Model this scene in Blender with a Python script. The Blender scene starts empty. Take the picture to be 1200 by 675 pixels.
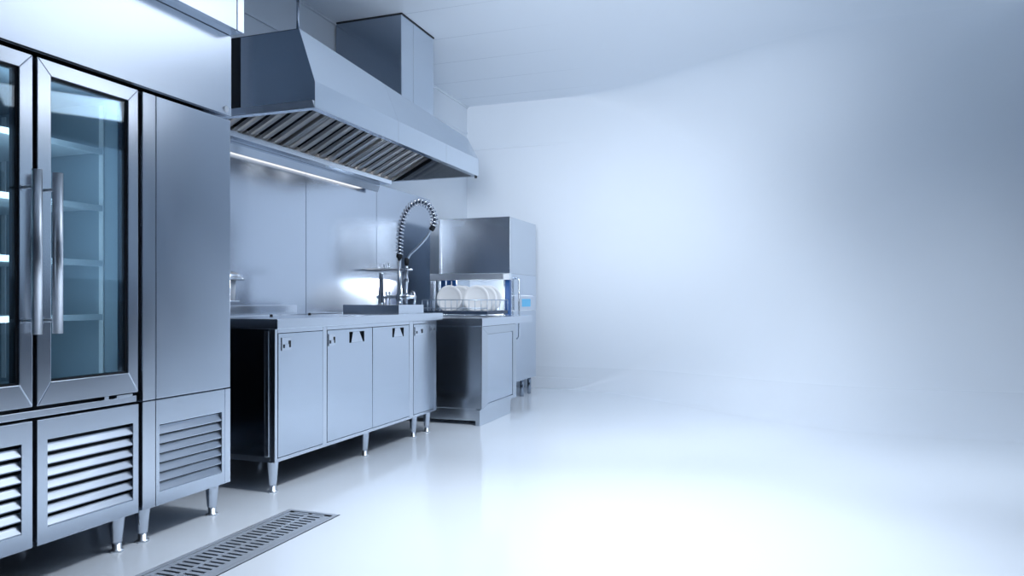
import bpy, bmesh, math, random
from mathutils import Vector, Matrix
random.seed(7)
scene = bpy.context.scene
COL = scene.collection
PI = math.pi

# ------------------------------------------------------------------ materials
def new_mat(name):
    m = bpy.data.materials.new(name); m.use_nodes = True
    nt = m.node_tree
    return m, nt, nt.nodes['Principled BSDF']

def setin(b, **kw):
    for k, v in kw.items():
        b.inputs[k.replace('_', ' ')].default_value = v

def steel(name, col, rough, grain='z', aniso=0.5, bump=0.012, var=0.06, wavy=0.0):
    """brushed stainless steel; the grain runs along one axis"""
    m, nt, b = new_mat(name)
    N, L = nt.nodes.new, nt.links.new
    setin(b, Metallic=1.0)
    b.inputs['Base Color'].default_value = (*col, 1)
    tc = N('ShaderNodeTexCoord'); mp = N('ShaderNodeMapping')
    sc = {'z': (170, 170, 2.0), 'y': (170, 2.0, 170), 'x': (2.0, 170, 170)}[grain]
    mp.inputs['Scale'].default_value = sc
    L(tc.outputs['Object'], mp.inputs['Vector'])
    nz = N('ShaderNodeTexNoise'); nz.inputs['Scale'].default_value = 1.0; nz.inputs['Detail'].default_value = 2.0
    L(mp.outputs['Vector'], nz.inputs['Vector'])
    mr = N('ShaderNodeMapRange')
    mr.inputs['To Min'].default_value = rough - var; mr.inputs['To Max'].default_value = rough + var
    L(nz.outputs['Fac'], mr.inputs['Value']); L(mr.outputs['Result'], b.inputs['Roughness'])
    bp = N('ShaderNodeBump'); bp.inputs['Strength'].default_value = bump; bp.inputs['Distance'].default_value = 0.0006
    L(nz.outputs['Fac'], bp.inputs['Height'])
    if wavy:
        n2 = N('ShaderNodeTexNoise'); n2.inputs['Scale'].default_value = 1.7; n2.inputs['Detail'].default_value = 1.0
        L(tc.outputs['Object'], n2.inputs['Vector'])
        b2 = N('ShaderNodeBump'); b2.inputs['Strength'].default_value = wavy; b2.inputs['Distance'].default_value = 0.05
        L(n2.outputs['Fac'], b2.inputs['Height']); L(bp.outputs['Normal'], b2.inputs['Normal'])
        L(b2.outputs['Normal'], b.inputs['Normal'])
    else:
        L(bp.outputs['Normal'], b.inputs['Normal'])
    if aniso:
        tg = N('ShaderNodeTangent'); tg.direction_type = 'RADIAL'; tg.axis = 'Z'
        L(tg.outputs['Tangent'], b.inputs['Tangent'])
        b.inputs['Anisotropic'].default_value = aniso
        b.inputs['Anisotropic Rotation'].default_value = 0.25 if grain == 'z' else 0.0
    return m

def plain(name, col, rough=0.5, metal=0.0, spec=0.5, noise=0.0):
    m, nt, b = new_mat(name)
    setin(b, Roughness=rough, Metallic=metal)
    b.inputs['Specular IOR Level'].default_value = spec
    if noise:
        N, L = nt.nodes.new, nt.links.new
        tc = N('ShaderNodeTexCoord'); nz = N('ShaderNodeTexNoise')
        nz.inputs['Scale'].default_value = 6; L(tc.outputs['Object'], nz.inputs['Vector'])
        mx = N('ShaderNodeMix'); mx.data_type = 'RGBA'
        mx.inputs['A'].default_value = (*[c * (1 - noise) for c in col], 1)
        mx.inputs['B'].default_value = (*[min(1, c * (1 + noise)) for c in col], 1)
        L(nz.outputs['Fac'], mx.inputs['Factor']); L(mx.outputs['Result'], b.inputs['Base Color'])
    else:
        b.inputs['Base Color'].default_value = (*col, 1)
    return m

def emit(name, col, strength):
    m = bpy.data.materials.new(name); m.use_nodes = True
    nt = m.node_tree; nt.nodes.clear()
    e = nt.nodes.new('ShaderNodeEmission'); o = nt.nodes.new('ShaderNodeOutputMaterial')
    e.inputs['Color'].default_value = (*col, 1); e.inputs['Strength'].default_value = strength
    nt.links.new(e.outputs[0], o.inputs['Surface'])
    return m

ST = (0.60, 0.66, 0.74)
M = {}
M['door'] = steel('steel_door', ST, 0.21, 'z', 0.35, 0, 0.02, wavy=0.14)
M['frame'] = steel('steel_frame', (0.66, 0.71, 0.78), 0.19, 'z', 0.2, 0, 0.02)
M['panel'] = steel('steel_panel', (0.63, 0.69, 0.77), 0.25, 'y', 0.3, 0, 0.0)
M['hood'] = steel('steel_hood', (0.64, 0.70, 0.77), 0.20, 'y', 0.3, 0, 0.02, wavy=0.12)
M['shadesteel'] = steel('steel_shade_copy', (0.36, 0.41, 0.48), 0.15, 'z', 0.2, 0, 0.02)  # darker copy of the hood steel, shade on turned-away faces put into colour
M['wallsteel'] = steel('steel_wall_sheet', (0.50, 0.555, 0.64), 0.19, 'z', 0.45, 0, 0.02, wavy=0.14)
M['top'] = steel('steel_worktop', (0.68, 0.73, 0.80), 0.20, 'y', 0.3, 0, 0.02)
M['washer'] = steel('steel_washer', (0.57, 0.62, 0.68), 0.22, 'z', 0.5, 0, 0.02, wavy=0.03)
M['slat'] = steel('steel_slat', (0.48, 0.53, 0.60), 0.30, 'y', 0.3, 0, 0.02)
M['satin'] = steel('steel_satin', (0.80, 0.84, 0.89), 0.34, 'z', 0.0, 0, 0.02)
M['chrome'] = plain('polished_chrome', (0.68, 0.73, 0.80), 0.20, 1.0)
M['leg'] = steel('steel_leg', (0.62, 0.67, 0.74), 0.22, 'z', 0.0, 0.0, 0.01)
M['baffle'] = steel('steel_baffle', (0.80, 0.78, 0.76), 0.30, 'x', 0.0, 0.0, 0.02)
M['grate'] = plain('galvanised_grate', (0.46, 0.51, 0.58), 0.42, 0.45, noise=0.08)
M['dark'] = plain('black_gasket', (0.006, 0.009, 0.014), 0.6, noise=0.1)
M['darkgrey'] = plain('dark_cavity', (0.012, 0.016, 0.024), 0.7, noise=0.1)
M['liner'] = plain('fridge_liner', (0.36, 0.45, 0.52), 0.35, noise=0.05)
M['shelf'] = plain('fridge_shelf', (0.84, 0.90, 0.94), 0.3, noise=0.03)
M['plate'] = plain('white_porcelain', (0.86, 0.88, 0.90), 0.12, noise=0.01)
M['blue'] = plain('blue_plastic', (0.02, 0.09, 0.27), 0.3, noise=0.1)
M['rack'] = plain('rack_wire', (0.42, 0.50, 0.60), 0.3, 0.7)
M['rackbase'] = plain('rack_base', (0.03, 0.05, 0.09), 0.4, noise=0.1)
M['white'] = plain('white_plastic', (0.75, 0.80, 0.86), 0.3, noise=0.02)
M['led'] = emit('fridge_lamp_glow', (0.80, 0.91, 1.0), 34.0)
M['lens'] = emit('hood_spot_glow', (1.0, 0.93, 0.86), 40.0)
M['warm'] = emit('hood_lamp_glow', (1.0, 0.93, 0.86), 2.2)
M['tube'] = emit('room_lamp_glow', (0.90, 0.95, 1.0), 7.0)
M['display'] = emit('display_glow', (0.16, 0.50, 0.90), 0.9)
M['inlamp'] = emit('washer_lamp_glow', (0.92, 0.96, 1.0), 10.0)

M['unseendark'] = plain('dark_unseen_wall', (0.020, 0.030, 0.048), 0.5, noise=0.1)  # near-black for unseen walls, giving the steel dark reflections
M['wallgrey'] = plain('grey_wall_paint', (0.13, 0.17, 0.23), 0.6, noise=0.03)
M['pane'] = emit('added_panel_glow', (0.52, 0.73, 1.0), 0.6)  # glow of the added panel out of view
# tinted fridge glass
def glass():
    m = bpy.data.materials.new('tinted_glass'); m.use_nodes = True
    nt = m.node_tree; nt.nodes.clear(); N, L = nt.nodes.new, nt.links.new
    o = N('ShaderNodeOutputMaterial'); t = N('ShaderNodeBsdfTransparent'); g = N('ShaderNodeBsdfGlossy')
    t.inputs['Color'].default_value = (0.74, 0.86, 0.92, 1)
    g.inputs['Roughness'].default_value = 0.03; g.inputs['Color'].default_value = (0.8, 0.9, 1, 1)
    f = N('ShaderNodeFresnel'); f.inputs['IOR'].default_value = 1.45
    mx = N('ShaderNodeMixShader')
    L(f.outputs[0], mx.inputs[0]); L(t.outputs[0], mx.inputs[1]); L(g.outputs[0], mx.inputs[2])
    L(mx.outputs[0], o.inputs['Surface'])
    return m
M['glass'] = glass()

# white room coating: glossy on the floor, satin higher up
def room_white(name, col, low, high):
    m, nt, b = new_mat(name)
    N, L = nt.nodes.new, nt.links.new
    gm = N('ShaderNodeNewGeometry'); sp = N('ShaderNodeSeparateXYZ'); L(gm.outputs['Position'], sp.inputs[0])
    mr = N('ShaderNodeMapRange'); mr.inputs['From Min'].default_value = 0.0; mr.inputs['From Max'].default_value = 0.9
    mr.inputs['To Min'].default_value = low; mr.inputs['To Max'].default_value = high
    L(sp.outputs['Z'], mr.inputs['Value']); L(mr.outputs['Result'], b.inputs['Roughness'])
    nz = N('ShaderNodeTexNoise'); nz.inputs['Scale'].default_value = 0.8; nz.inputs['Detail'].default_value = 3
    L(gm.outputs['Position'], nz.inputs['Vector'])
    mx = N('ShaderNodeMix'); mx.data_type = 'RGBA'
    mx.inputs['A'].default_value = (*[c * 0.97 for c in col], 1); mx.inputs['B'].default_value = (*[min(1, c * 1.03) for c in col], 1)
    L(nz.outputs['Fac'], mx.inputs['Factor']); L(mx.outputs['Result'], b.inputs['Base Color'])
    b.inputs['Specular IOR Level'].default_value = 0.5
    return m
WHITE = (0.73, 0.79, 0.86)
M['room'] = room_white('white_resin_coating', WHITE, 0.11, 0.7)

# ceiling: satin panels with thin joints on the kitchen side
def ceiling_mat():
    m, nt, b = new_mat('ceiling_panels')
    N, L = nt.nodes.new, nt.links.new
    gm = N('ShaderNodeNewGeometry'); sp = N('ShaderNodeSeparateXYZ'); L(gm.outputs['Position'], sp.inputs[0])
    def joint(sock, off, pitch, w):
        a = N('ShaderNodeMath'); a.operation = 'SUBTRACT'; L(sock, a.inputs[0]); a.inputs[1].default_value = off
        p = N('ShaderNodeMath'); p.operation = 'PINGPONG'; L(a.outputs[0], p.inputs[0]); p.inputs[1].default_value = pitch / 2
        c = N('ShaderNodeMath'); c.operation = 'LESS_THAN'; L(p.outputs[0], c.inputs[0]); c.inputs[1].default_value = w
        return c
    j1 = joint(sp.outputs['Y'], 5.17, 0.6, 0.004)
    mxm = N('ShaderNodeMath'); mxm.operation = 'MAXIMUM'; L(j1.outputs[0], mxm.inputs[0]); mxm.inputs[1].default_value = 0.0
    lim = N('ShaderNodeMapRange'); lim.inputs['From Min'].default_value = -2.6; lim.inputs['From Max'].default_value = -1.6
    lim.inputs['To Min'].default_value = 1.0; lim.inputs['To Max'].default_value = 0.0
    L(sp.outputs['X'], lim.inputs['Value'])
    mu = N('ShaderNodeMath'); mu.operation = 'MULTIPLY'; L(mxm.outputs[0], mu.inputs[0]); L(lim.outputs['Result'], mu.inputs[1])
    mx = N('ShaderNodeMix'); mx.data_type = 'RGBA'
    mx.inputs['A'].default_value = (*WHITE, 1); mx.inputs['B'].default_value = (0.50, 0.56, 0.63, 1)
    L(mu.outputs[0], mx.inputs['Factor']); L(mx.outputs['Result'], b.inputs['Base Color'])
    b.inputs['Roughness'].default_value = 0.45
    return m
M['ceil'] = ceiling_mat()

# ------------------------------------------------------------------ mesh helpers
class MB:
    def __init__(s): s.bm = bmesh.new()
    def poly(s, pts):
        vs = [s.bm.verts.new(p) for p in pts]
        return s.bm.faces.new(vs)
    def hexa(s, a, b):
        """a: 4 points of one face, b: the 4 matching points of the opposite face"""
        va = [s.bm.verts.new(p) for p in a]; vb = [s.bm.verts.new(p) for p in b]
        n = len(va)
        s.bm.faces.new(va[::-1]); s.bm.faces.new(vb)
        for i in range(n):
            j = (i + 1) % n
            s.bm.faces.new([va[i], va[j], vb[j], vb[i]])
        return s
    def box(s, x0, x1, y0, y1, z0, z1):
        return s.hexa([(x0, y0, z0), (x1, y0, z0), (x1, y1, z0), (x0, y1, z0)],
                      [(x0, y0, z1), (x1, y0, z1), (x1, y1, z1), (x0, y1, z1)])
    def prism_y(s, pts, y0, y1):
        return s.hexa([(x, y0, z) for x, z in pts], [(x, y1, z) for x, z in pts])
    def cyl(s, p0, p1, r0, r1=None, n=16, caps=True):
        r1 = r0 if r1 is None else r1
        p0, p1 = Vector(p0), Vector(p1); d = (p1 - p0).normalized()
        u = d.orthogonal().normalized(); v = d.cross(u)
        A = [s.bm.verts.new(p0 + (u * math.cos(2 * PI * i / n) + v * math.sin(2 * PI * i / n)) * r0) for i in range(n)]
        B = [s.bm.verts.new(p1 + (u * math.cos(2 * PI * i / n) + v * math.sin(2 * PI * i / n)) * r1) for i in range(n)]
        for i in range(n):
            j = (i + 1) % n
            s.bm.faces.new([A[i], A[j], B[j], B[i]]).smooth = True
        if caps:
            s.bm.faces.new(A[::-1]); s.bm.faces.new(B)
        return s
    def tube(s, pts, r, n=10, caps=True):
        pts = [Vector(p) for p in pts]; rings = []
        prev = None
        for i, p in enumerate(pts):
            d = (pts[min(i + 1, len(pts) - 1)] - pts[max(i - 1, 0)]).normalized()
            if prev is None: u = d.orthogonal().normalized()
            else:
                u = prev - d * prev.dot(d); u = u.normalized() if u.length > 1e-6 else d.orthogonal().normalized()
            prev = u; v = d.cross(u)
            rr = r[i] if isinstance(r, (list, tuple)) else r
            rings.append([s.bm.verts.new(p + (u * math.cos(2 * PI * k / n) + v * math.sin(2 * PI * k / n)) * rr) for k in range(n)])
        for a, b in zip(rings, rings[1:]):
            for k in range(n):
                j = (k + 1) % n
                s.bm.faces.new([a[k], a[j], b[j], b[k]]).smooth = True
        if caps: s.bm.faces.new(rings[0][::-1]); s.bm.faces.new(rings[-1])
        return s
    def lathe(s, prof, c, axis='z', n=32):
        c = Vector(c); rings = []
        for r, h in prof:
            ring = []
            for k in range(n):
                a = 2 * PI * k / n
                if axis == 'z': q = Vector((r * math.cos(a), r * math.sin(a), h))
                elif axis == 'y': q = Vector((r * math.cos(a), h, r * math.sin(a)))
                else: q = Vector((h, r * math.cos(a), r * math.sin(a)))
                ring.append(s.bm.verts.new(c + q))
            rings.append(ring)
        for a, b in zip(rings, rings[1:]):
            for k in range(n):
                j = (k + 1) % n
                s.bm.faces.new([a[k], a[j], b[j], b[k]]).smooth = True
        s.bm.faces.new(rings[0][::-1]); s.bm.faces.new(rings[-1])
        return s
    def ring(s, o, i, x0, x1, weld=False):
        """slab in a plane of constant x with a rectangular hole; o, i = (y0, y1, z0, z1)"""
        def R(q, x): return [(x, q[0], q[2]), (x, q[1], q[2]), (x, q[1], q[3]), (x, q[0], q[3])]
        of, inf, ob, ib = R(o, x1), R(i, x1), R(o, x0), R(i, x0)
        if weld:
            of, inf, ob, ib = [[s.bm.verts.new(p) for p in q] for q in (of, inf, ob, ib)]
            for k in range(4):
                j = (k + 1) % 4
                for q in ([of[k], of[j], inf[j], inf[k]], [ob[j], ob[k], ib[k], ib[j]], [ob[k], ob[j], of[j], of[k]], [inf[k], inf[j], ib[j], ib[k]]): s.bm.faces.new(q)
            return s
        for k in range(4):
            j = (k + 1) % 4
            s.hexa([ob[k], ob[j], ib[j], ib[k]], [of[k], of[j], inf[j], inf[k]])
        return s
    def build(s, name, mat, parent=None, bevel=0.0, seg=2, smooth=False):
        bmesh.ops.recalc_face_normals(s.bm, faces=s.bm.faces[:])
        if smooth:
            for f in s.bm.faces: f.smooth = True
        lo = Vector([min(v.co[k] for v in s.bm.verts) for k in range(3)])
        hi = Vector([max(v.co[k] for v in s.bm.verts) for k in range(3)])
        c = (lo + hi) / 2
        if parent is None: c.z = lo.z
        for v in s.bm.verts: v.co -= c
        me = bpy.data.meshes.new(name); s.bm.to_mesh(me); s.bm.free()
        if isinstance(mat, (list, tuple)):
            for q in mat: me.materials.append(q)
        else: me.materials.append(mat)
        o = bpy.data.objects.new(name, me); COL.objects.link(o)
        WORLD[o] = c
        if parent is not None:
            o.parent = parent; o.location = c - WORLD[parent]
        else: o.location = c
        if bevel:
            b = o.modifiers.new('Bevel', 'BEVEL'); b.width = bevel; b.segments = seg; b.limit_method = 'ANGLE'
            b.angle_limit = math.radians(50); b.harden_normals = False
        return o
WORLD = {}

def tag(o, label, cat, group=None):
    o['label'] = label; o['category'] = cat; o['kind'] = 'thing'
    if group: o['group'] = group
    return o

def thing(name, loc, label, cat, group=None):
    o = bpy.data.objects.new(name, None); COL.objects.link(o)
    o.location = loc; o.empty_display_size = 0.1
    WORLD[o] = Vector(loc)
    return tag(o, label, cat, group)

def struct(o):
    o['kind'] = 'structure'; return o

def put_copy(o, delta, parent=None):
    """linked copy of a mesh part moved by delta"""
    c = o.copy(); COL.objects.link(c)
    c.location = o.location + Vector(delta); WORLD[c] = WORLD[o] + Vector(delta)
    if parent is not None: c.parent = parent
    for ch in o.children:
        d = ch.copy(); COL.objects.link(d); d.parent = c; WORLD[d] = WORLD[ch] + Vector(delta)
    return c

def make_leg(parent, x, y, top, r=0.032):
    m = MB()
    m.lathe([(r * 1.0, top), (r * 0.98, top - 0.004), (r * 0.66, 0.040), (r * 0.62, 0.038)], (x, y, 0), n=20)
    leg = m.build('leg', M['leg'], parent)
    f = MB(); f.lathe([(r * 0.55, 0.040), (r * 0.55, 0.010), (r * 0.80, 0.008), (r * 0.82, 0.0)], (x, y, 0), n=20)
    f.build('leg_foot', M['satin'], leg)
    return leg

# ------------------------------------------------------------------ the room
XW, YF, ZC = -3.40, 7.90, 3.29     # left wall, far wall, ceiling
XR, YB = 2.75, -1.2
DR = (-2.165, -1.905, 0.9, 2.90)   # drain opening x0 x1 y0 y1
YJ = 5.6                           # the floor runs into the coved far wall here

m = MB()
xs = [XW, DR[0], DR[1], XR]; ys = [YB, DR[2], DR[3], YJ]
vv = [[m.bm.verts.new((x, y, 0)) for y in ys] for x in xs]
for i in range(3):
    for j in range(3):
        if i == 1 and j == 1: continue
        m.bm.faces.new([vv[i][j], vv[i + 1][j], vv[i + 1][j + 1], vv[i][j + 1]])
struct(m.build('floor', M['room']))

# far wall: square corners beside the kitchen line, sweeping into wide coves further along
def cove(x):
    t = min(1, max(0, (x + 2.3) / 3.2)); t = t * t * (3 - 2 * t)
    return 0.012 + 1.9 * t, 0.012 + 1.35 * t
m = MB()
NX, NA = 110, 44
rows = []
for i in range(NX + 1):
    x = XW + (XR - XW) * i / NX
    r, rc = cove(x)
    pr = [(YJ, 0.0)]
    for k in range(NA + 1):
        a = PI / 2 * k / NA
        pr.append((YF - r + r * math.sin(a), r - r * math.cos(a)))
    for k in range(NA + 1):
        a = PI / 2 * k / NA
        pr.append((YF - rc + rc * math.cos(a), ZC - rc + rc * math.sin(a)))
    pr.append((YJ, ZC))
    rows.append([m.bm.verts.new((x, y, z)) for y, z in pr])
for a, b in zip(rows, rows[1:]):
    for k in range(len(a) - 1):
        f = m.bm.faces.new([a[k], b[k], b[k + 1], a[k + 1]]); f.smooth = True
        if k == len(a) - 2: f.material_index = 1
wf = struct(m.build('wall_far', [M['room'], M['ceil']]))

m = MB(); m.box(XW - 0.1, XW, YB, YF + 0.1, -0.1, ZC + 0.1); struct(m.build('wall_left', M['room']))
m = MB(); m.box(XR, XR + 0.1, YB, YF + 0.1, -0.1, ZC + 0.1); struct(m.build('wall_right', M['wallgrey']))
m = MB(); m.box(XR - 0.03, XR, YB, YF, 0.0, 0.98); struct(m.build('trim_8', M['unseendark']))  # unseen dark band added so the steel reflects it
m = MB(); m.box(XW - 0.1, XR + 0.1, YB - 0.1, YB, -0.1, ZC + 0.1); struct(m.build('wall_back', M['unseendark']))
m = MB(); m.poly([(XW, YB, ZC), (XR, YB, ZC), (XR, YJ, ZC), (XW, YJ, ZC)]); struct(m.build('ceiling', M['ceil']))

# low plinth and thin rail along the far wall, both dying into the sweep
def taper_rail(name, z0, z1, d, x0, x1):
    m = MB()
    m.hexa([(x0, YF + 0.01, z0), (x0, YF - d, z0), (x0, YF - d, z1), (x0, YF + 0.01, z1)],
           [(x1, YF + 0.01, z0), (x1, YF - 0.0005, z0), (x1, YF - 0.0005, z1), (x1, YF + 0.01, z1)])
    return struct(m.build(name, M['room'], bevel=0.003))
taper_rail('baseboard_far', 0.0, 0.125, 0.028, XW, -1.75)
taper_rail('trim_1', 2.765, 2.785, 0.016, XW, -2.1)
m = MB(); m.box(XW, XW + 0.012, YB, YF, 2.965, 2.985); struct(m.build('trim_2', M['room'], bevel=0.003))
m = MB(); m.box(XW, XW + 0.02, YB, YF, ZC - 0.02, ZC); struct(m.build('trim_3', M['room'], bevel=0.003))

# unseen glowing panel added on the right wall for the steel to reflect
m = MB(); m.box(XR - 0.012, XR - 0.002, 4.75, 6.85, 1.25, 2.85); wp = struct(m.build('added_glow_panel', M['pane']))
m = MB(); m.ring((4.68, 6.92, 1.18, 2.92), (4.75, 6.85, 1.25, 2.85), XR - 0.04, XR - 0.001); m.box(XR - 0.03, XR - 0.013, 5.78, 5.82, 1.25, 2.85)
m.build('glow_panel_frame', M['wallgrey'], wp)
# stainless sheets on the left wall, with thin joints between them
k = 4
for y0, y1 in ((2.30, 3.695), (3.699, 4.738), (4.742, 5.798), (5.802, 6.90)):
    m = MB(); m.box(XW, XW + 0.008, y0, y1, 0.10, 2.06)
    struct(m.build('trim_%d' % k, M['wallsteel'], bevel=0.0015)); k += 1

# ------------------------------------------------------------------ glass door display fridge
XD = -2.40                 # door faces
F = thing('display_fridge', (-2.8, 1.807, 0), 'tall stainless display fridge with two glass doors, long bar handles and lit shelves inside', 'fridge')
fy0, fy1 = 1.372, 2.245
zb, zt = 0.596, 1.858
m = MB()
m.box(-3.25, -2.452, fy0, fy0 + 0.035, zb, zt).box(-3.25, -2.452, fy1 - 0.035, fy1, zb, zt)
m.box(-3.25, -3.215, fy0 + 0.035, fy1 - 0.035, zb, zt)
m.box(-3.215, -2.452, fy0 + 0.035, fy1 - 0.035, zt - 0.05, zt).box(-3.215, -2.452, fy0 + 0.035, fy1 - 0.035, zb, zb + 0.05)
m.box(-3.25, -2.452, fy0, fy1, 0.148, zb)
m.build('cabinet_body', M['darkgrey'], F)
# pale liner inside the chilled compartment
m = MB()
iy0, iy1, iz0, iz1 = fy0 + 0.037, fy1 - 0.037, zb + 0.052, zt - 0.052
m.box(-3.213, -3.205, iy0, iy1, iz0, iz1).box(-3.205, -2.47, iy0, iy0 + 0.006, iz0, iz1).box(-3.205, -2.47, iy1 - 0.006, iy1, iz0, iz1)
m.box(-3.205, -2.47, iy0 + .006, iy1 - .006, iz0, iz0 + 0.006).box(-3.205, -2.47, iy0 + .006, iy1 - .006, iz1 - 0.006, iz1)
m.build('liner', M['liner'], F)
# shelf standards (slotted uprights)
for y in (iy0 + 0.008, iy1 - 0.014):
    for x in (-2.56, -3.12):
        m = MB(); m.box(x, x + 0.022, y, y + 0.006, iz0 + 0.02, iz1 - 0.02)
        for q in range(24): m.box(x + 0.006, x + 0.016, y - 0.001, y + 0.0075, iz0 + 0.05 + q * 0.045, iz0 + 0.068 + q * 0.045)
        m.build('shelf_upright', M['shelf'], F)
first = None
for z in (0.935, 1.150, 1.372, 1.60):
    if first is None:
        m = MB(); m.box(-3.18, -2.55, iy0 + 0.016, iy1 - 0.016, z - 0.006, z + 0.004)
        m.box(-2.55, -2.538, iy0 + 0.016, iy1 - 0.016, z - 0.014, z + 0.010)
        first = m.build('shelf', M['shelf'], F, bevel=0.002); zf = z
    else: put_copy(first, (0, 0, z - zf))
m = MB(); m.box(-2.4515, -2.446, 1.782, 1.826, zb, zt); m.build('mullion', M['dark'], F)
m = MB(); m.box(-2.462, -2.452, 1.797, 1.811, 0.68, 1.79); m.build('interior_lamp', M['led'], F)
m = MB(); m.box(-2.535, -2.505, iy0 + 0.05, iy1 - 0.05, iz0 + 0.008, iz0 + 0.016); m.build('floor_tray', M['shelf'], F)

def glass_door(y0, y1, gy0, gy1, hy, side):
    m = MB(); m.ring((y0, y1, 0.632, 1.846), (gy0, gy1, 0.713, 1.792), -2.445, XD)
    d = m.build('door', M['frame'], F, bevel=0.0025)
    m = MB(); m.ring((gy0, gy1, 0.713, 1.792), (gy0 + 0.006, gy1 - 0.006, 0.719, 1.786), -2.440, -2.409)
    m.build('glass_gasket', M['dark'], d)
    m = MB(); m.box(-2.418, -2.412, gy0 + 0.004, gy1 - 0.004, 0.717, 1.788); m.build('glass_pane', M['glass'], d)
    m = MB(); m.tube([(-2.335, hy, 0.885), (-2.335, hy, 1.442)], 0.0165, 20)
    for z in (0.93, 1.385): m.cyl((-2.401, hy - 0.0, z), (-2.335, hy, z), 0.006, n=12)
    m.build('bar_handle', M['satin'], d)
    for z in (0.93, 1.385):
        m = MB(); m.cyl((-2.402, hy, z), (-2.396, hy, z), 0.011, n=16); m.build('handle_rosette', M['chrome'], d)
    return d
glass_door(1.380, 1.796, 1.430, 1.748, 1.762, -1)
glass_door(1.812, 2.238, 1.864, 2.190, 1.838, 1)
m = MB(); m.box(-2.452, -2.415, fy0, fy1, 0.592, 0.617); m.build('cross_rail', M['frame'], F, bevel=0.002)
# small hinge block at the lower corner of the door
m = MB(); m.box(-2.44, -2.404, 2.085, 2.105, 0.618, 0.631).box(-2.44, -2.404, 2.14, 2.215, 0.618, 0.628)
m.build('hinge', M['chrome'], F, bevel=0.001)

def louvre_panel(parent, y0, y1, z0, z1, hy0, hy1, hz0, hz1, n, name='louvre_panel', pitch_depth=0.022, cover=0.66):
    m = MB(); m.ring((y0, y1, z0, z1), (hy0, hy1, hz0, hz1), XD - 0.035, XD, True)
    p = m.build(name, M['panel'], parent, bevel=0.002)
    m = MB(); m.box(XD - 0.036, XD - 0.034, hy0, hy1, hz0, hz1); m.build('vent_backing', M['dark'], p)
    m = MB(); h = (hz1 - hz0) / n
    for i in range(n):
        za = hz0 + i * h
        # each slat leans out and down, its lip flush with the frame
        m.prism_y([(XD - 0.002, za), (XD - 0.001, za + 0.004), (XD - pitch_depth * 0.8, za + h * cover), (XD - pitch_depth * 0.8 - 0.003, za + h * (cover - .04))], hy0 + 0.0005, hy1 - 0.0005)
    m.build('slats', M['slat'], p)
    return p
louvre_panel(F, 1.380, 1.796, 0.146, 0.584, 1.425, 1.756, 0.204, 0.510, 7)
louvre_panel(F, 1.812, 2.240, 0.146, 0.584, 1.851, 2.213, 0.204, 0.510, 7)
for x, y in ((-2.46, 2.19), (-2.46, 1.44), (-3.18, 2.19), (-3.18, 1.44)): make_leg(F, x, y, 0.149)

# ------------------------------------------------------------------ solid door column fridge
Cc = thing('upright_fridge', (-2.8, 2.512, 0), 'narrow tall stainless fridge with one solid door over a louvred base panel', 'fridge')
m = MB(); m.box(-3.25, -2.448, 2.258, 2.768, 0.148, 1.858); m.build('cabinet_body', M['shadesteel'], Cc)
m = MB(); m.box(-2.447, XD, 2.260, 2.325, 0.592, 1.846); m.build('hinge_stile', M['frame'], Cc, bevel=0.002)
m = MB(); m.box(-2.447, XD, 2.328, 2.766, 0.592, 1.846); m.build('door', M['door'], Cc, bevel=0.003)
m = MB(); m.box(-2.447, XD, 2.260, 2.325, 0.147, 0.587); m.build('base_stile', M['frame'], Cc, bevel=0.002)
p = louvre_panel(Cc, 2.327, 2.728, 0.147, 0.587, 2.346, 2.709, 0.204, 0.482, 7, pitch_depth=0.020, cover=0.84)
m = MB(); m.box(-2.447, XD, 2.730, 2.766, 0.147, 0.587); m.build('end_stile', M['frame'], Cc, bevel=0.002)
for x, y in ((-2.46, 2.315), (-2.46, 2.712), (-3.18, 2.315), (-3.18, 2.712)): make_leg(Cc, x, y, 0.149)

# ------------------------------------------------------------------ cabinets above the fridges
O1 = thing('overhead_cabinet', (-2.9, 1.9, 1.868), 'wide plain stainless overhead cabinet sitting directly above the fridges', 'cabinet')
m = MB(); m.box(-3.39, -2.42, 0.95, 2.772, 1.868, 2.242); m.build('cabinet_body', M['shadesteel'], O1, bevel=0.002)
m = MB(); m.box(-2.419, XD, 0.95, 2.772, 1.868, 2.242); m.build('front_panel', M['panel'], O1, bevel=0.002)
m = MB(); m.cyl((XD - 0.001, 2.735, 1.893), (XD + 0.006, 2.735, 1.893), 0.016, 0.014, n=20); m.build('cam_lock', M['white'], O1, bevel=0.001)
O2 = thing('overhead_cabinet', (-2.85, 1.9, 2.243), 'bright stainless upper cabinet reaching the ceiling, stepping out over the lower overhead cabinet', 'cabinet')
m = MB(); m.box(-3.39, -2.34, 0.95, 2.765, 2.244, 3.289); m.build('cabinet_body', M['hood'], O2, bevel=0.002)
m = MB(); m.box(-2.339, -2.32, 0.95, 2.715, 2.244, 3.289); m.build('front_panel', M['panel'], O2, bevel=0.002)
m = MB(); m.box(-2.339, -2.32, 2.720, 2.765, 2.244, 3.289); m.build('corner_post', M['frame'], O2, bevel=0.002)

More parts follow.
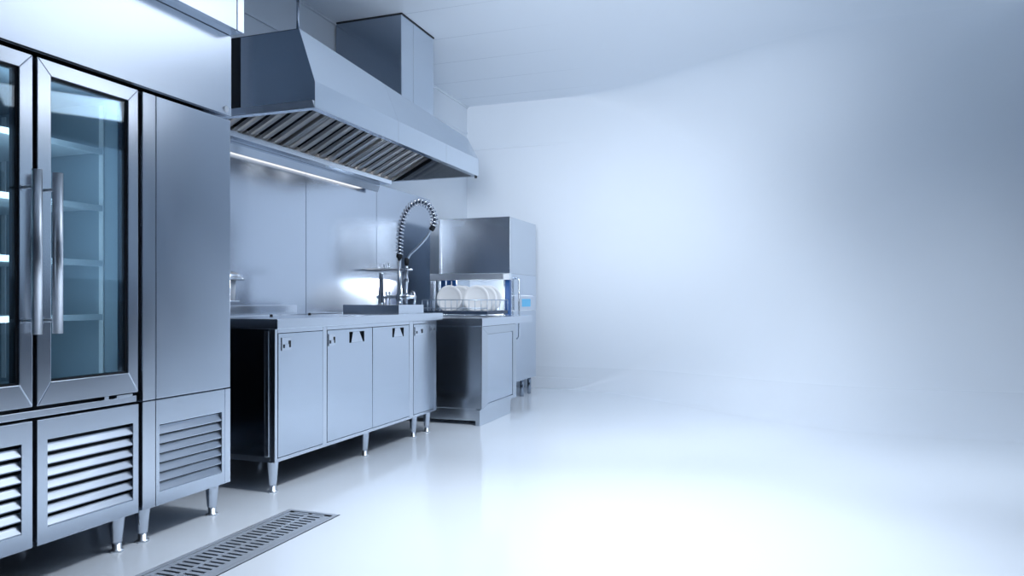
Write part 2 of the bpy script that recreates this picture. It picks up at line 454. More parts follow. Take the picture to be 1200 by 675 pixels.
# ------------------------------------------------------------------ exhaust hood
HY0, HY1 = 3.435, 5.83
ZB = 2.079; XF = -2.40; ZCR = 2.222; XT = -2.505; ZT0, ZT1 = 2.531, 2.415
H = thing('exhaust_hood', (-2.9, 4.63, ZB), 'long stainless exhaust hood with sloping front and baffle filters over the sink counter', 'exhaust hood')
def ztop(y): return ZT0 + (ZT1 - ZT0) * (y - HY0) / (HY1 - HY0)
t = 0.004
m = MB()
cuts = [HY0, 4.396, 5.167, HY1]
for a, b in zip(cuts, cuts[1:]):
    a2, b2 = a + 0.0012, b - 0.0012
    m.hexa([(XF, a2, ZCR), (XF, b2, ZCR), (XT, b2, ztop(b2)), (XT, a2, ztop(a2))],
           [(XF - t, a2, ZCR - t * .3), (XF - t, b2, ZCR - t * .3), (XT - t, b2, ztop(b2) - t), (XT - t, a2, ztop(a2) - t)])
m.build('front_panel', M['hood'], H, bevel=0.001)
m = MB()
for a, b in zip(cuts, cuts[1:]): m.box(XF - t, XF, a + 0.0012, b - 0.0012, ZB, ZCR)
m.build('front_lip', M['hood'], H)
m = MB()
m.hexa([(XW + .01, HY0, ztop(HY0) - t), (XT - t, HY0, ztop(HY0) - t), (XT - t, HY1, ztop(HY1) - t), (XW + .01, HY1, ztop(HY1) - t)],
       [(XW + .01, HY0, ztop(HY0)), (XT, HY0, ztop(HY0)), (XT, HY1, ztop(HY1)), (XW + .01, HY1, ztop(HY1))])
m.build('top_panel', M['shadesteel'], H)
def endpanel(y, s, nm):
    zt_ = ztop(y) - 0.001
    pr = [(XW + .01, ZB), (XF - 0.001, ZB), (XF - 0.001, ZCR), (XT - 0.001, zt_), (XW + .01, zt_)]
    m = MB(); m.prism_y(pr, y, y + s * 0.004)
    return m.build(nm, M['shadesteel'], H)
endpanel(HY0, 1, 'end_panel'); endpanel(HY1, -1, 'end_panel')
m = MB(); m.hexa([(XW + .02, HY0 - 0.001, ZB + 0.034), (XF - 0.002, HY0 - 0.001, ZB + 0.034), (XF - 0.002, HY0 - 0.001, ZB), (XW + .02, HY0 - 0.001, ZB)],
                 [(XW + .02, HY0 - 0.022, ZB + 0.034), (XF - 0.002, HY0 - 0.022, ZB + 0.034), (XF - 0.002, HY0 - 0.002, ZB), (XW + .02, HY0 - 0.002, ZB)])
m.build('lower_edge_strip', M['satin'], H)
m = MB(); m.box(-3.01, -2.912, HY0 - 0.006, HY0 - 0.0005, ZB + 0.036, ztop(HY0) - 0.004); m.build('dark_gap_strip', M['dark'], H)  # black strip for the dark gap beside the hood, shade as colour
# return flange round the open underside
m = MB()
m.box(XW + .01, XF, HY0, HY0 + 0.045, ZB - 0.004, ZB - 0.0005).box(XF - 0.045, XF, HY0 + 0.045, HY1 - 0.03, ZB - 0.004, ZB - 0.0005)
m.box(XW + .12, XF, HY1 - 0.03, HY1, ZB - 0.004, ZB - 0.0005)
m.build('bottom_flange', M['hood'], H)
# baffle filters sloping from the gutter up to the front
A = Vector((-3.235, 0, 2.075)); B = Vector((-2.56, 0, 2.415)); S = (B - A); SL = S.length; S.normalize(); Nn = Vector((S.z, 0, -S.x))  # faces down and forward
fw = (HY1 - HY0 - 0.06) / 3
def filt(y0, y1):
    m = MB()
    def slab(y0, y1, n0, n1, s0, s1):
        q = [A + S * s0 + Nn * n0, A + S * s1 + Nn * n0, A + S * s1 + Nn * n1, A + S * s0 + Nn * n1]
        m.hexa([(v.x, y0, v.z) for v in q], [(v.x, y1, v.z) for v in q])
    slab(y0, y0 + 0.022, -0.03, 0.012, 0, SL); slab(y1 - 0.022, y1, -0.03, 0.012, 0, SL)
    slab(y0 + 0.022, y1 - 0.022, -0.03, 0.012, 0, 0.022); slab(y0 + 0.022, y1 - 0.022, -0.03, 0.012, SL - 0.022, SL)
    p = m.build('baffle_filter', M['baffle'], H, bevel=0.002)
    m = MB(); m.hexa([tuple(v) for v in (Vector((0, y0 + .02, 0)) + A + Nn * -0.028, Vector((0, y1 - .02, 0)) + A + Nn * -0.028, Vector((0, y1 - .02, 0)) + B + Nn * -0.028, Vector((0, y0 + .02, 0)) + B + Nn * -0.028)],
                     [tuple(v) for v in (Vector((0, y0 + .02, 0)) + A + Nn * -0.026, Vector((0, y1 - .02, 0)) + A + Nn * -0.026, Vector((0, y1 - .02, 0)) + B + Nn * -0.026, Vector((0, y0 + .02, 0)) + B + Nn * -0.026)])
    m.build('filter_backing', M['dark'], p)
    m = MB(); nb = 6; w = (y1 - y0 - 0.044) / nb
    for i in range(nb):
        yc = y0 + 0.022 + (i + 0.5) * w; hw = w * 0.30
        prof = [(yc - hw, -0.014), (yc - hw * 0.75, 0.004), (yc - hw * .3, 0.009), (yc + hw * 0.3, 0.009), (yc + hw * 0.75, 0.004), (yc + hw, -0.014)]
        a = []; b = []
        for yy, nn in prof:
            v = A + S * 0.02 + Nn * nn; a.append((v.x, yy, v.z))
            v = A + S * (SL - 0.02) + Nn * nn; b.append((v.x, yy, v.z))
        m.hexa(a, b)
    m.build('baffles', M['baffle'], p)
for i in range(3): filt(HY0 + 0.02 + i * fw, HY0 + 0.02 + (i + 1) * fw - 0.004)
m = MB(); m.prism_y([(-3.30, 2.035), (-3.20, 2.035), (-3.195, 2.068), (-3.205, 2.068), (-3.21, 2.045), (-3.30, 2.045)], HY0 + 0.01, HY1 - 0.10)
m.build('grease_gutter', M['top'], H, bevel=0.001)
m = MB(); m.prism_y([(XW + .009, 2.0), (-3.335, 2.0), (-3.335, 1.972), (-3.325, 1.968), (-3.305, 2.02), (-3.305, 2.05), (XW + .009, 2.05)], HY0 - 0.3, HY1 - 0.12)
m.build('rear_channel', M['shadesteel'], H, bevel=0.002)
m = MB(); m.box(-3.388, -3.340, HY0 - 0.25, HY1 - 0.25, 1.990, 1.9985); m.build('strip_lamp', M['warm'], H)
m = MB(); m.cyl((-2.60, 5.60, 2.29), (-2.60, 5.60, 2.25), 0.035, 0.045, n=20); lp = m.build('spot_lamp', M['shadesteel'], H)
m = MB(); m.cyl((-2.60, 5.60, 2.2495), (-2.60, 5.60, 2.2475), 0.036, n=20); m.build('lamp_lens', M['lens'], lp)
m = MB(); m.cyl((-2.56, 3.50, 2.51), (-2.56, 3.50, ZC), 0.009, n=12).cyl((-2.56, 3.50, 2.515), (-2.56, 3.50, 2.55), 0.016, n=12)
m.build('hanger_rod', M['shadesteel'], H)
m = MB(); m.cyl((XF - .02, HY1 - 0.015, ZB - 0.018), (XF - .02, HY1 - 0.015, ZB - 0.004), 0.012, n=12); m.build('drip_plug', M['dark'], H)

# duct from the hood to the ceiling
D = thing('exhaust_duct', (-3.08, 5.42, 2.44), 'square stainless duct rising from the exhaust hood to the ceiling', 'duct')
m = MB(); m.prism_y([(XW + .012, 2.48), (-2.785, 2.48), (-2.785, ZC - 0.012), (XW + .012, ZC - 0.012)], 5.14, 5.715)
m.build('casing', M['shadesteel'], D, bevel=0.0015)
m = MB(); m.box(-2.7845, -2.778, 5.14, 5.338, 2.48, ZC - 0.012).box(-2.7845, -2.778, 5.342, 5.715, 2.48, ZC - 0.012)
m.build('front_panel', M['hood'], D, bevel=0.001)
m = MB(); m.box(XW + .012, -2.772, 5.134, 5.721, ZC - 0.012, ZC - 0.0005); m.build('ceiling_collar', M['dark'], D)

# ------------------------------------------------------------------ sink counter
XC = -2.42
S1 = thing('sink_cabinet', (-2.9, 4.07, 0), 'long stainless base cabinet with four panel doors on tapered legs under the worktop', 'cabinet')
m = MB()
cy0, cy1, cz0, cz1 = 3.115, 5.030, 0.158, 0.850
m.box(-3.36, XC - 0.03, cy0 + 0.004, cy1 - 0.004, cz0 + 0.02, cz1 - 0.004)
m.build('carcass', M['darkgrey'], S1)
for y in (cy0, cy1 - 0.004):
    m = MB(); m.box(-3.36, XC - 0.032, y, y + 0.004, cz0 + 0.03, cz1); m.build('side_panel', M['shadesteel'], S1)
# face frame
m = MB()
posts = [(3.115, 3.137), (3.540, 3.580), (4.592, 4.650), (4.995, 5.030)]
for a, b in posts: m.box(XC - 0.03, XC, a, b, cz0, cz1)
for (a0, a1), (b0, b1) in zip(posts, posts[1:]):
    m.box(XC - 0.03, XC, a1, b0, 0.829, cz1).box(XC - 0.03, XC, a1, b0, cz0, 0.178)
m.build('face_frame', M['frame'], S1, bevel=0.0015)
m = MB(); m.box(-3.36, XC - 0.031, cy0, cy0 + 0.02, cz0, cz0 + 0.03); m.build('side_rail', M['frame'], S1)
m = MB(); m.box(XC - 0.06, XC - 0.032, cy0 - 0.008, cy0, cz0 + 0.03, cz1 - .01); m.build('corner_post', M['frame'], S1, bevel=0.003)
def cab_door(y0, y1, pull=None, latches=()):
    z0, z1 = 0.181, 0.826
    m = MB(); x1 = XC + 0.002
    if pull:
        a, b, c, d = pull
        m.ring((y0, y1, z0, z1), pull, XC - 0.028, x1, True)
    else: m.box(XC - 0.028, x1, y0, y1, z0, z1)
    o = m.build('door', M['door'], S1, bevel=0.002)
    if pull:
        m = MB()
        yc = (a + b) / 2; xb = XC - 0.022; hw = (b - a) / 2
        # dark reflection painted on the pocket plate; grip tongue widens downward to the lip
        m.box(xb, xb + 0.002, a, b, c, d)
        h = m.build('recessed_pull', M['darkgrey'], o)
        m = MB(); m.hexa([(x1 - .006, yc - hw * .80, c), (x1 - .006, yc + hw * .80, c), (x1 - 0.012, yc + hw * .42, d), (x1 - 0.012, yc - hw * .42, d)],
                         [(x1 + .003, yc - hw * .80, c), (x1 + .003, yc + hw * .80, c), (x1 - .004, yc + hw * .42, d), (x1 - .004, yc - hw * .42, d)])
        m.build('grip', M['frame'], h, bevel=0.002)
    for (ya, yb, za, zb_) in latches:
        m = MB(); m.box(x1 - 0.001, x1 + 0.004, ya, yb, za, zb_)
        w = yb - ya
        m.box(x1 + 0.003, x1 + 0.010, ya + w * .2, yb - w * .35, za + 0.014, za + 0.034)
        l = m.build('latch', M['chrome'], o, bevel=0.001)
        m = MB(); m.box(x1 + 0.003, x1 + 0.0055, yb - w * .3, yb - w * .08, za + 0.016, zb_ - 0.018); m.build('latch_slot', M['dark'], l)
    return o
cab_door(3.140, 3.537, None, [(3.165, 3.245, 0.735, 0.805)])
cab_door(3.583, 4.084, (3.815, 3.985, 0.742, 0.808), [(3.592, 3.66, 0.735, 0.805)])
cab_door(4.088, 4.589, (4.345, 4.505, 0.750, 0.812), [])
cab_door(4.653, 4.992, None, [(4.668, 4.80, 0.745, 0.808), (4.915, 4.985, 0.760, 0.808)])
for x, y in ((-2.452, 3.140), (-2.47, 4.075), (-2.475, 4.755), (-2.475, 4.975), (-3.30, 3.16), (-3.30, 4.075), (-3.30, 4.975)): make_leg(S1, x, y, 0.162, 0.030)

W = thing('worktop', (-2.88, 4.07, 0.852), 'stainless worktop with folded front edge running along the sink counter', 'worktop')
m = MB(); m.box(-3.388, -2.38, 3.083, 5.065, 0.852, 0.9045); m.build('slab', M['top'], W, bevel=0.003)
m = MB(); m.box(-3.388, -3.355, 3.083, 4.58, 0.9045, 0.967); m.build('upstand', M['top'], W, bevel=0.003)
m = MB(); m.box(-2.965, -2.505, 4.59, 4.985, 0.9045, 0.968); m.build('raised_ledge', M['top'], W, bevel=0.002)
for (x, y) in ((-2.76, 3.52), (-2.85, 4.02)):
    m = MB(); m.cyl((x, y, 0.9045), (x, y, 0.918), 0.010, 0.008, n=14); m.build('stud', M['dark'], W)
m = MB(); m.box(-2.97, -2.966, 3.10, 4.58, 0.9045, 0.909); m.build('drip_ridge', M['frame'], W)

# ------------------------------------------------------------------ pre-rinse faucet on the raised ledge
FY = 4.80; ZL = 0.968
T = thing('pre_rinse_faucet', (-2.62, FY, ZL), 'chrome pre-rinse tap with tall spring hose arching over the raised ledge', 'faucet')
def V(x, z, y=FY): return (x, y, z)
m = MB(); m.tube([V(-2.613, ZL), V(-2.613, 1.01), V(-2.613, 1.10), V(-2.613, 1.33)], [0.026, 0.024, 0.016, 0.014], 14)
m.build('riser_pipe', M['chrome'], T)
m = MB(); m.cyl(V(-2.613, 1.315), V(-2.613, 1.345), 0.022, n=14); m.build('riser_collar', M['dark'], T)
# spring path (smooth curve through the arch)
ctrl = [(-2.613, 1.33), (-2.612, 1.43), (-2.602, 1.53), (-2.572, 1.625), (-2.52, 1.695), (-2.455, 1.725), (-2.388, 1.705), (-2.342, 1.650), (-2.325, 1.595), (-2.334, 1.545)]
def spline(c, n=10):
    out = []
    P = [c[0]] + c + [c[-1]]
    for i in range(1, len(P) - 2):
        for k in range(n):
            t = k / n; p0, p1, p2, p3 = P[i - 1], P[i], P[i + 1], P[i + 2]
            out.append(tuple(0.5 * (2 * p1[d] + (p2[d] - p0[d]) * t + (2 * p0[d] - 5 * p1[d] + 4 * p2[d] - p3[d]) * t * t + (3 * p1[d] - p0[d] - 3 * p2[d] + p3[d]) * t ** 3) for d in range(2)))
    out.append(c[-1]); return out
path = spline(ctrl, 12)
m = MB(); m.tube([V(x, z) for x, z in path], 0.010, 10); m.build('hose', M['rackbase'], T)
# coil
m = MB(); pts = []
cum = [0]
for a, b in zip(path, path[1:]): cum.append(cum[-1] + math.hypot(b[0] - a[0], b[1] - a[1]))
turns = 27; per = 12
for k in range(turns * per + 1):
    s = cum[-1] * k / (turns * per)
    i = max(j for j in range(len(cum)) if cum[j] <= s + 1e-9); i = min(i, len(path) - 2)
    f = (s - cum[i]) / max(1e-9, cum[i + 1] - cum[i])
    p = Vector((path[i][0] + (path[i + 1][0] - path[i][0]) * f, FY, path[i][1] + (path[i + 1][1] - path[i][1]) * f))
    d = Vector((path[i + 1][0] - path[i][0], 0, path[i + 1][1] - path[i][1])).normalized()
    nrm = Vector((-d.z, 0, d.x)); a = 2 * PI * k / per
    pts.append(p + nrm * 0.024 * math.cos(a) + Vector((0, 0.024, 0)) * math.sin(a))
m.tube(pts, 0.0052, 6); m.build('spring', M['chrome'], T)
m = MB(); m.tube([V(-2.331, 1.555), V(-2.338, 1.535), V(-2.352, 1.515)], 0.020, 12); m.build('spring_collar', M['dark'], T)
sp2 = spline([(-2.345, 1.525), (-2.395, 1.455), (-2.468, 1.385), (-2.525, 1.338), (-2.549, 1.295)], 6)
m = MB(); m.tube([V(x, z) for x, z in sp2], 0.010, 10); m.build('spray_arm', M['rack'], T)
m = MB(); m.tube([V(-2.549, 1.315), V(-2.551, 1.29), V(-2.553, 1.262)], [0.016, 0.019, 0.015], 12); m.build('valve_cap', M['dark'], T)
m = MB(); m.tube([V(-2.554, 1.262), V(-2.555, 1.235), V(-2.555, 1.175), V(-2.556, 1.165), V(-2.556, 1.135), V(-2.556, 1.125), V(-2.556, ZL)], [0.012, 0.015, 0.012, 0.018, 0.018, 0.013, 0.012], 12)
m.build('spray_valve', M['chrome'], T)
m = MB(); m.tube([V(-3.0, 1.229), V(-2.9, 1.231), V(-2.76, 1.226), V(-2.60, 1.226), V(-2.505, 1.228)], [0.004, 0.009, 0.013, 0.012, 0.007], 12)
m.build('swing_arm', M['chrome'], T)
m = MB(); m.tube([V(-2.765, ZL), V(-2.765, 0.99), V(-2.765, 1.10), V(-2.765, 1.19), V(-2.765, 1.21)], [0.030, 0.027, 0.020, 0.018, 0.024], 14)
m.build('pillar', M['chrome'], T)
m = MB(); m.tube([V(-2.80, 1.026), V(-2.48, 1.026)], 0.013, 12); m.cyl(V(-2.59, 1.026), V(-2.635, 1.026), 0.022, n=14).cyl(V(-2.535, 1.026), V(-2.575, 1.026), 0.020, n=14)
m.build('cross_pipe', M['chrome'], T)
for x in (-2.725, -2.695):
    m = MB(); m.cyl(V(x, ZL), V(x, 1.055), 0.006, n=10).cyl(V(x, 1.05), V(x, 1.068), 0.010, n=10); m.build('valve_stem', M['chrome'], T)
for x, zt_ in ((-2.74, 1.262), (-2.70, 1.268)):
    m = MB(); m.cyl(V(x, 1.226), V(x, zt_), 0.006, n=10).cyl(V(x, zt_ - 0.004), V(x, zt_ + 0.010), 0.009, n=10); m.build('lever', M['chrome'], T)
m = MB(); m.tube([V(-2.486, ZL), V(-2.486, 1.03), V(-2.492, 1.058), V(-2.506, 1.066), V(-2.516, 1.05), V(-2.517, 1.02)], 0.009, 12); m.build('gooseneck', M['chrome'], T)

# ------------------------------------------------------------------ lidded pot on a wall bracket behind the column
B1 = thing('wall_bracket', (-3.28, 3.55, 0.972), 'small stainless wall shelf partly hidden behind the solid door fridge', 'shelf')
m = MB(); m.box(XW + .009, -3.16, 3.30, 3.725, 0.992, 1.000); m.build('board', M['top'], B1, bevel=0.001)
m = MB(); m.prism_y([(XW + .009, 0.972), (XW + .02, 0.972), (-3.18, 0.992), (XW + .009, 0.992)], 3.40, 3.408); m.build('support', M['shadesteel'], B1)
K = thing('lidded_pot', (-3.27, 3.69, 1.0), 'small pale pot with a wide steel lid showing past the solid door fridge', 'pot')
KX, KY = -3.27, 3.66
m = MB(); m.lathe([(0.093, 1.0), (0.097, 1.004), (0.105, 1.125), (0.100, 1.125)], (KX, KY, 0), n=36); m.build('pot_body', M['white'], K)
m = MB(); m.lathe([(0.150, 1.126), (0.158, 1.134), (0.156, 1.144), (0.140, 1.150), (0.145, 1.157), (0.115, 1.176), (0.055, 1.192), (0.010, 1.196)], (KX, KY, 0), n=40); m.build('lid', M['chrome'], K)

# ------------------------------------------------------------------ loading table and dishwasher
XT_ = -2.17
L1 = thing('loading_table', (-2.68, 5.9, 0), 'stainless cabinet table with framed side panel in front of the dishwasher', 'table')
m = MB(); m.box(-3.18, XT_ - 0.012, 5.342, 6.165, 0.130, 0.792); m.build('carcass', M['washer'], L1, bevel=0.003)
m = MB(); m.ring((5.342, 6.165, 0.130, 0.790), (5.470, 6.075, 0.162, 0.728), XT_ - 0.0118, XT_); m.build('side_frame', M['washer'], L1, bevel=0.002)
m = MB(); m.box(XT_ - 0.0118, XT_ - 0.004, 5.474, 6.071, 0.166, 0.724); m.build('side_panel', M['door'], L1, bevel=0.002)
m = MB(); m.box(-3.10, XT_ - 0.05, 5.36, 6.10, 0.035, 0.130); m.box(XT_ - 0.05, XT_ - 0.012, 5.325, 6.04, 0.0, 0.130)
m.build('plinth', M['washer'], L1, bevel=0.003)
m = MB(); m.box(-3.19, XT_ + 0.004, 5.335, 6.615, 0.792, 0.858); m.build('table_top', M['top'], L1, bevel=0.003)
m = MB(); m.box(-3.19, -3.17, 5.335, 6.615, 0.858, 0.90); m.build('edge_rim', M['top'], L1, bevel=0.002)
m = MB(); m.box(-2.95, -2.58, 5.95, 5.97, 0.858, 0.872).box(-2.95, -2.93, 5.97, 6.5, 0.858, 0.868).box(-2.60, -2.58, 5.97, 6.5, 0.858, 0.868)
m.build('rack_guide', M['frame'], L1, bevel=0.002)
for y in (5.45, 6.05):
    m = MB(); m.cyl((-3.05, y, 0), (-3.05, y, 0.04), 0.02, n=14); m.build('leg', M['leg'], L1)

XS = -2.40
Q = thing('dishwasher', (-2.8, 7.03, 0), 'tall stainless pass-through dishwasher with raised hood and small blue display', 'dishwasher')
m = MB(); m.box(-3.16, XS - 0.001, 6.64, 7.452, 1.262, 1.817); m.build('wash_hood', M['washer'], Q, bevel=0.004)
# framed front of the hood
for (x0, x1, z0, z1) in ((-3.16, -3.13, 1.262, 1.817), (-2.46, -2.401, 1.262, 1.817)):
    m = MB(); m.box(x0, x1, 6.632, 6.6395, z0, z1); m.build('hood_edge_trim', M['washer'], Q, bevel=0.002)
m = MB(); m.box(-3.15, -2.42, 6.65, 7.45, 0.185, 0.856); m.build('machine_base', M['washer'], Q, bevel=0.003)
m = MB(); m.box(-2.42, XS, 6.66, 7.452, 0.185, 0.895); m.build('base_side_panel', M['door'], Q, bevel=0.002)
m = MB(); m.box(-2.42, XS, 6.66, 7.452, 1.05, 1.262); m.build('upper_side_panel', M['door'], Q, bevel=0.002)
cp = MB(); cp.box(-2.42, XS + 0.004, 6.66, 7.452, 0.90, 1.045); cpo = cp.build('control_panel', M['frame'], Q, bevel=0.002)
m = MB(); m.box(XS + 0.0035, XS + 0.006, 6.98, 7.25, 0.935, 1.015); m.build('display', M['display'], cpo)
m = MB(); m.box(-3.19, -3.16, 6.66, 7.45, 0.86, 1.262); m.build('inner_wall', M['washer'], Q)
m = MB(); m.box(-3.16, -2.422, 7.42, 7.45, 0.86, 1.262); m.build('rear_wall', M['white'], Q)
m = MB(); m.box(-2.70, -2.46, 7.25, 7.40, 1.252, 1.2615); m.build('chamber_lamp', M['inlamp'], Q)
m = MB(); m.box(-3.235, -2.385, 6.575, 6.632, 1.200, 1.262); m.build('lift_bar', M['satin'], Q, bevel=0.003)
m = MB(); m.box(-2.448, -2.385, 6.568, 6.576, 1.204, 1.258); m.build('bar_cap', M['white'], Q, bevel=0.002)
m = MB(); m.box(-3.235, -3.195, 6.585, 6.63, 0.859, 1.200); m.build('guide_post', M['frame'], Q, bevel=0.002)
m = MB(); m.box(-2.455, -2.440, 6.60, 6.645, 0.859, 1.200); m.build('guide_post', M['frame'], Q, bevel=0.002)
m = MB(); m.box(-2.4395, -2.395, 6.61, 6.655, 0.859, 1.200); m.build('guide_strip', M['blue'], Q, bevel=0.002)
m = MB()
for i, x in enumerate((-3.155, -3.095, -3.035)):
    m.box(x, x + 0.052, 6.66 + 0.012 * (i % 2), 6.664 + 0.012 * (i % 2), 0.90, 1.255)
m.build('splash_curtain', M['blue'], Q)
m = MB(); m.tube([(XS + 0.002, 6.80, 1.215), (XS + 0.02, 6.80, 1.225), (XS + 0.035, 6.80, 1.20), (XS + 0.035, 6.80, 0.64), (XS + 0.02, 6.80, 0.62), (XS + 0.002, 6.80, 0.62)], 0.011, 12)
m.build('lift_handle', M['chrome'], Q)
for x, y in ((-2.46, 7.40), (-2.46, 7.16), (-3.10, 7.38), (-3.10, 6.75)):
    m = MB(); m.lathe([(0.021, 0.186), (0.021, 0.03), (0.018, 0.028), (0.020, 0.0)], (x, y, 0), n=18); m.build('leg', M['shadesteel'], Q)

# dish rack and plates on the table, at the mouth of the machine
RX0, RX1, RY0, RY1 = -3.04, -2.395, 6.02, 6.555
Rk = thing('dish_rack', (-2.8, 6.32, 0.873), 'wire dish rack holding white plates at the mouth of the dishwasher', 'rack')
m = MB(); m.box(RX0, RX1, RY0, RY0 + 0.015, 0.873, 0.905).box(RX0, RX1, RY1 - 0.015, RY1, 0.873, 0.905)
m.box(RX0, RX0 + 0.015, RY0 + .015, RY1 - .015, 0.873, 0.905).box(RX1 - 0.015, RX1, RY0 + .015, RY1 - .015, 0.873, 0.905)
for i in range(1, 9): m.box(RX0 + 0.015, RX1 - 0.015, RY0 + i * 0.059, RY0 + i * 0.059 + 0.008, 0.876, 0.884)
m.build('rack_base', M['rackbase'], Rk)
m = MB(); zr = 1.005
m.tube([(RX0, RY0, zr), (RX1, RY0, zr)], 0.004, 8).tube([(RX0, RY1, zr), (RX1, RY1, zr)], 0.004, 8).tube([(RX0, RY0, zr), (RX0, RY1, zr)], 0.004, 8).tube([(RX1, RY0, zr), (RX1, RY1, zr)], 0.004, 8)
m.tube([(RX0, RY0, .93), (RX1, RY0, .93)], 0.004, 8)
for i in range(12):
    x = RX0 + (RX1 - RX0) * i / 11
    for y in (RY0, RY1): m.tube([(x, y, 0.90), (x, y, zr)], 0.0035, 8)
for i in range(1, 5):
    y = RY0 + (RY1 - RY0) * i / 5
    for x in (RX0, RX1): m.tube([(x, y, 0.90), (x, y, zr)], 0.0035, 8)
m.build('wire_basket', M['rack'], Rk)

pm = None
PL = [(-2.825, 6.14, 'white plate at the front of the dish rack, nearer the blue curtain strips'),
      (-2.555, 6.14, 'white plate at the front of the dish rack, nearer the lift handle'),
      (-2.79, 6.28, 'white plate standing second in the dish rack row nearer the blue curtain strips'),
      (-2.53, 6.28, 'white plate standing second in the dish rack row nearer the lift handle'),
      (-2.80, 6.42, 'white plate at the back of the dish rack row nearer the blue curtain strips'),
      (-2.535, 6.42, 'white plate at the back of the dish rack row nearer the lift handle')]
for i, (x, y, lab) in enumerate(PL):
    if pm is None:
        m = MB()
        m.lathe([(0.001, 0.010), (0.085, 0.010), (0.100, 0.002), (0.122, -0.008), (0.125, -0.004), (0.104, 0.010), (0.090, 0.017), (0.001, 0.017)], (x, y, 1.016), axis='y', n=48)
        pm = m.build('dinner_plate', M['plate']); o = pm
        off = pm.location - Vector((x, y, 0))
    else:
        o = pm.copy(); COL.objects.link(o); o.location = Vector((x, y, 0)) + off
    o.rotation_euler = (math.radians(-4), 0, math.radians(4))
    tag(o, lab, 'plate', 'plates standing in the dish rack')

# ------------------------------------------------------------------ floor drain
G = thing('floor_drain', (-2.035, 1.9, 0), 'long linear floor drain with slotted stainless grate set in the white floor', 'drain')
x0, x1, y0, y1 = DR
m = MB()
m.box(x0, x0 + 0.004, y0, y1, -0.08, -0.002).box(x1 - 0.004, x1, y0, y1, -0.08, -0.002).box(x0, x1, y0, y0 + 0.004, -0.08, -0.002).box(x0, x1, y1 - 0.004, y1, -0.08, -0.002).box(x0, x1, y0, y1, -0.084, -0.08)
m.build('channel', M['darkgrey'], G)
m = MB()
w = 0.014
m.box(x0 - 0.006, x0 + w, y0 - 0.006, y1 + 0.006, -0.002, 0.003).box(x1 - w, x1 + 0.006, y0 - 0.006, y1 + 0.006, -0.002, 0.003)
m.box(x0 + w, x1 - w, y0 - 0.006, y0 + w, -0.002, 0.003).box(x0 + w, x1 - w, y1 - w, y1 + 0.006, -0.002, 0.003)
m.build('frame', M['grate'], G, bevel=0.001)
m = MB(); e0, e1 = 0.0065, 0.0105
m.box(x0 - e1, x0 - e0, y0 - e1, y1 + e1, -0.001, 0.0012).box(x1 + e0, x1 + e1, y0 - e1, y1 + e1, -0.001, 0.0012)
m.box(x0 - e0, x1 + e0, y1 + e0, y1 + e1, -0.001, 0.0012).box(x0 - e0, x1 + e0, y0 - e1, y0 - e0, -0.001, 0.0012)
m.build('seal', M['darkgrey'], G)
m = MB()
gx0, gx1, gy0, gy1 = x0 + 0.018, x1 - 0.018, y0 + 0.018, y1 - 0.018
zl, zh = -0.006, 0.001
xm = (gx0 + gx1) / 2
for a, b in ((gx0, gx0 + 0.022), (xm - 0.009, xm + 0.009), (gx1 - 0.034, gx1)): m.box(a, b, gy0, gy1, zl, zh)
n = 60; pitch = (gy1 - gy0 - 0.02) / n
m.box(gx0, gx1, gy0, gy0 + 0.014, zl, zh); m.box(gx0, gx1, gy1 - 0.014, gy1, zl, zh)
for i in range(n):
    ya = gy0 + 0.014 + i * pitch
    for a, b in ((gx0 + 0.0221, xm - 0.0091), (xm + 0.0091, gx1 - 0.0341)): m.box(a, b, ya, ya + pitch * 0.58, zl, zh)
m.build('grate', M['grate'], G)

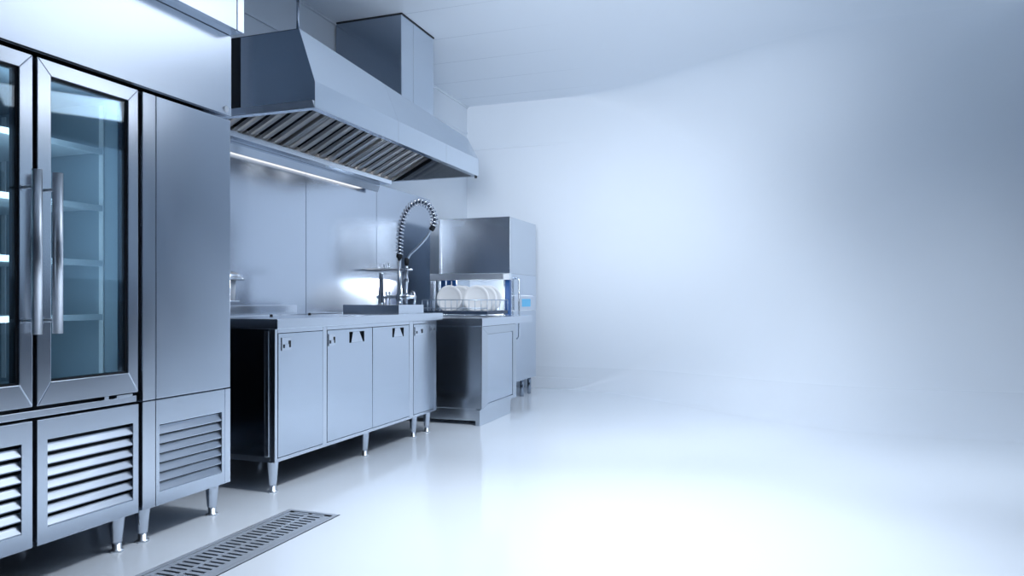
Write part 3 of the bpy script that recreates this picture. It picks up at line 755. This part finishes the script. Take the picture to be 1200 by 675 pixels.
# ------------------------------------------------------------------ light
def area(name, loc, target, sx, sy, power, col, spread=180):
    l = bpy.data.lights.new(name, 'AREA'); l.shape = 'RECTANGLE'; l.size = sx; l.size_y = sy
    l.energy = power; l.color = col; l.spread = math.radians(spread)
    o = bpy.data.objects.new(name, l); COL.objects.link(o); o.location = loc
    o.rotation_euler = (Vector(target) - Vector(loc)).to_track_quat('-Z', 'Y').to_euler()
    return o
def spot(name, loc, target, power, col, ang, blend=1.0, rad=0.3):
    l = bpy.data.lights.new(name, 'SPOT'); l.energy = power; l.color = col
    l.spot_size = math.radians(ang); l.spot_blend = blend; l.shadow_soft_size = rad
    o = bpy.data.objects.new(name, l); COL.objects.link(o); o.location = loc
    o.rotation_euler = (Vector(target) - Vector(loc)).to_track_quat('-Z', 'Y').to_euler()
    return o
COOL = (0.87, 0.925, 1.0)
area('ceiling_light', (0.2, 4.2, ZC - 0.03), (0.2, 4.2, 0), 2.3, 2.0, 23, COOL, 180)
spot('added_spot', (-0.5, 3.7, ZC - 0.1), (-1.9, 7.5, 0.0), 500, COOL, 84)  # added spot out of view, brightens the lower far wall
spot('added_spot', (0.9, 3.5, ZC - 0.1), (1.3, 6.6, 0.0), 340, COOL, 80)  # second added spot, brightens the right side
spot('added_spot', (-0.6, 2.9, ZC - 0.1), (-0.6, 3.0, 0.0), 560, COOL, 95)  # unseen spot added to whiten the floor
spot('added_fill', (-0.6, 0.9, 1.85), (-1.5, 6.7, 3.20), 900, COOL, 52, rad=0.5)  # fill added out of view to lift the ceiling and far wall
area('added_strip_light', (XR - 0.06, 5.4, 3.15), (XW, 1.5, 1.0), 2.4, 0.22, 8, COOL, 180)  # unseen strip added for a bright streak in the door frames
area('chamber_light', (-2.58, 7.32, 1.245), (-2.75, 6.6, 1.0), 0.2, 0.1, 24, (0.93, 0.97, 1.0))

w = bpy.data.worlds.new('World'); scene.world = w; w.use_nodes = True
bg = w.node_tree.nodes['Background']; bg.inputs['Color'].default_value = (0.30, 0.52, 0.95, 1); bg.inputs['Strength'].default_value = 0.05

# ------------------------------------------------------------------ camera
cam = bpy.data.cameras.new('Camera'); co = bpy.data.objects.new('Camera', cam); COL.objects.link(co)
co.location = (0, 0, 1.0); co.rotation_euler = (PI / 2, 0, math.atan2(0.3377, 0.9412))
cam.sensor_width = 36; cam.lens = 36 * 850 / 1200; cam.shift_y = 14.5 / 1200; cam.clip_start = 0.05
scene.camera = co
vs = scene.view_settings
vs.view_transform = 'Standard'; vs.look = 'None'; vs.exposure = 0.0; vs.gamma = 1.0; vs.use_curve_mapping = False
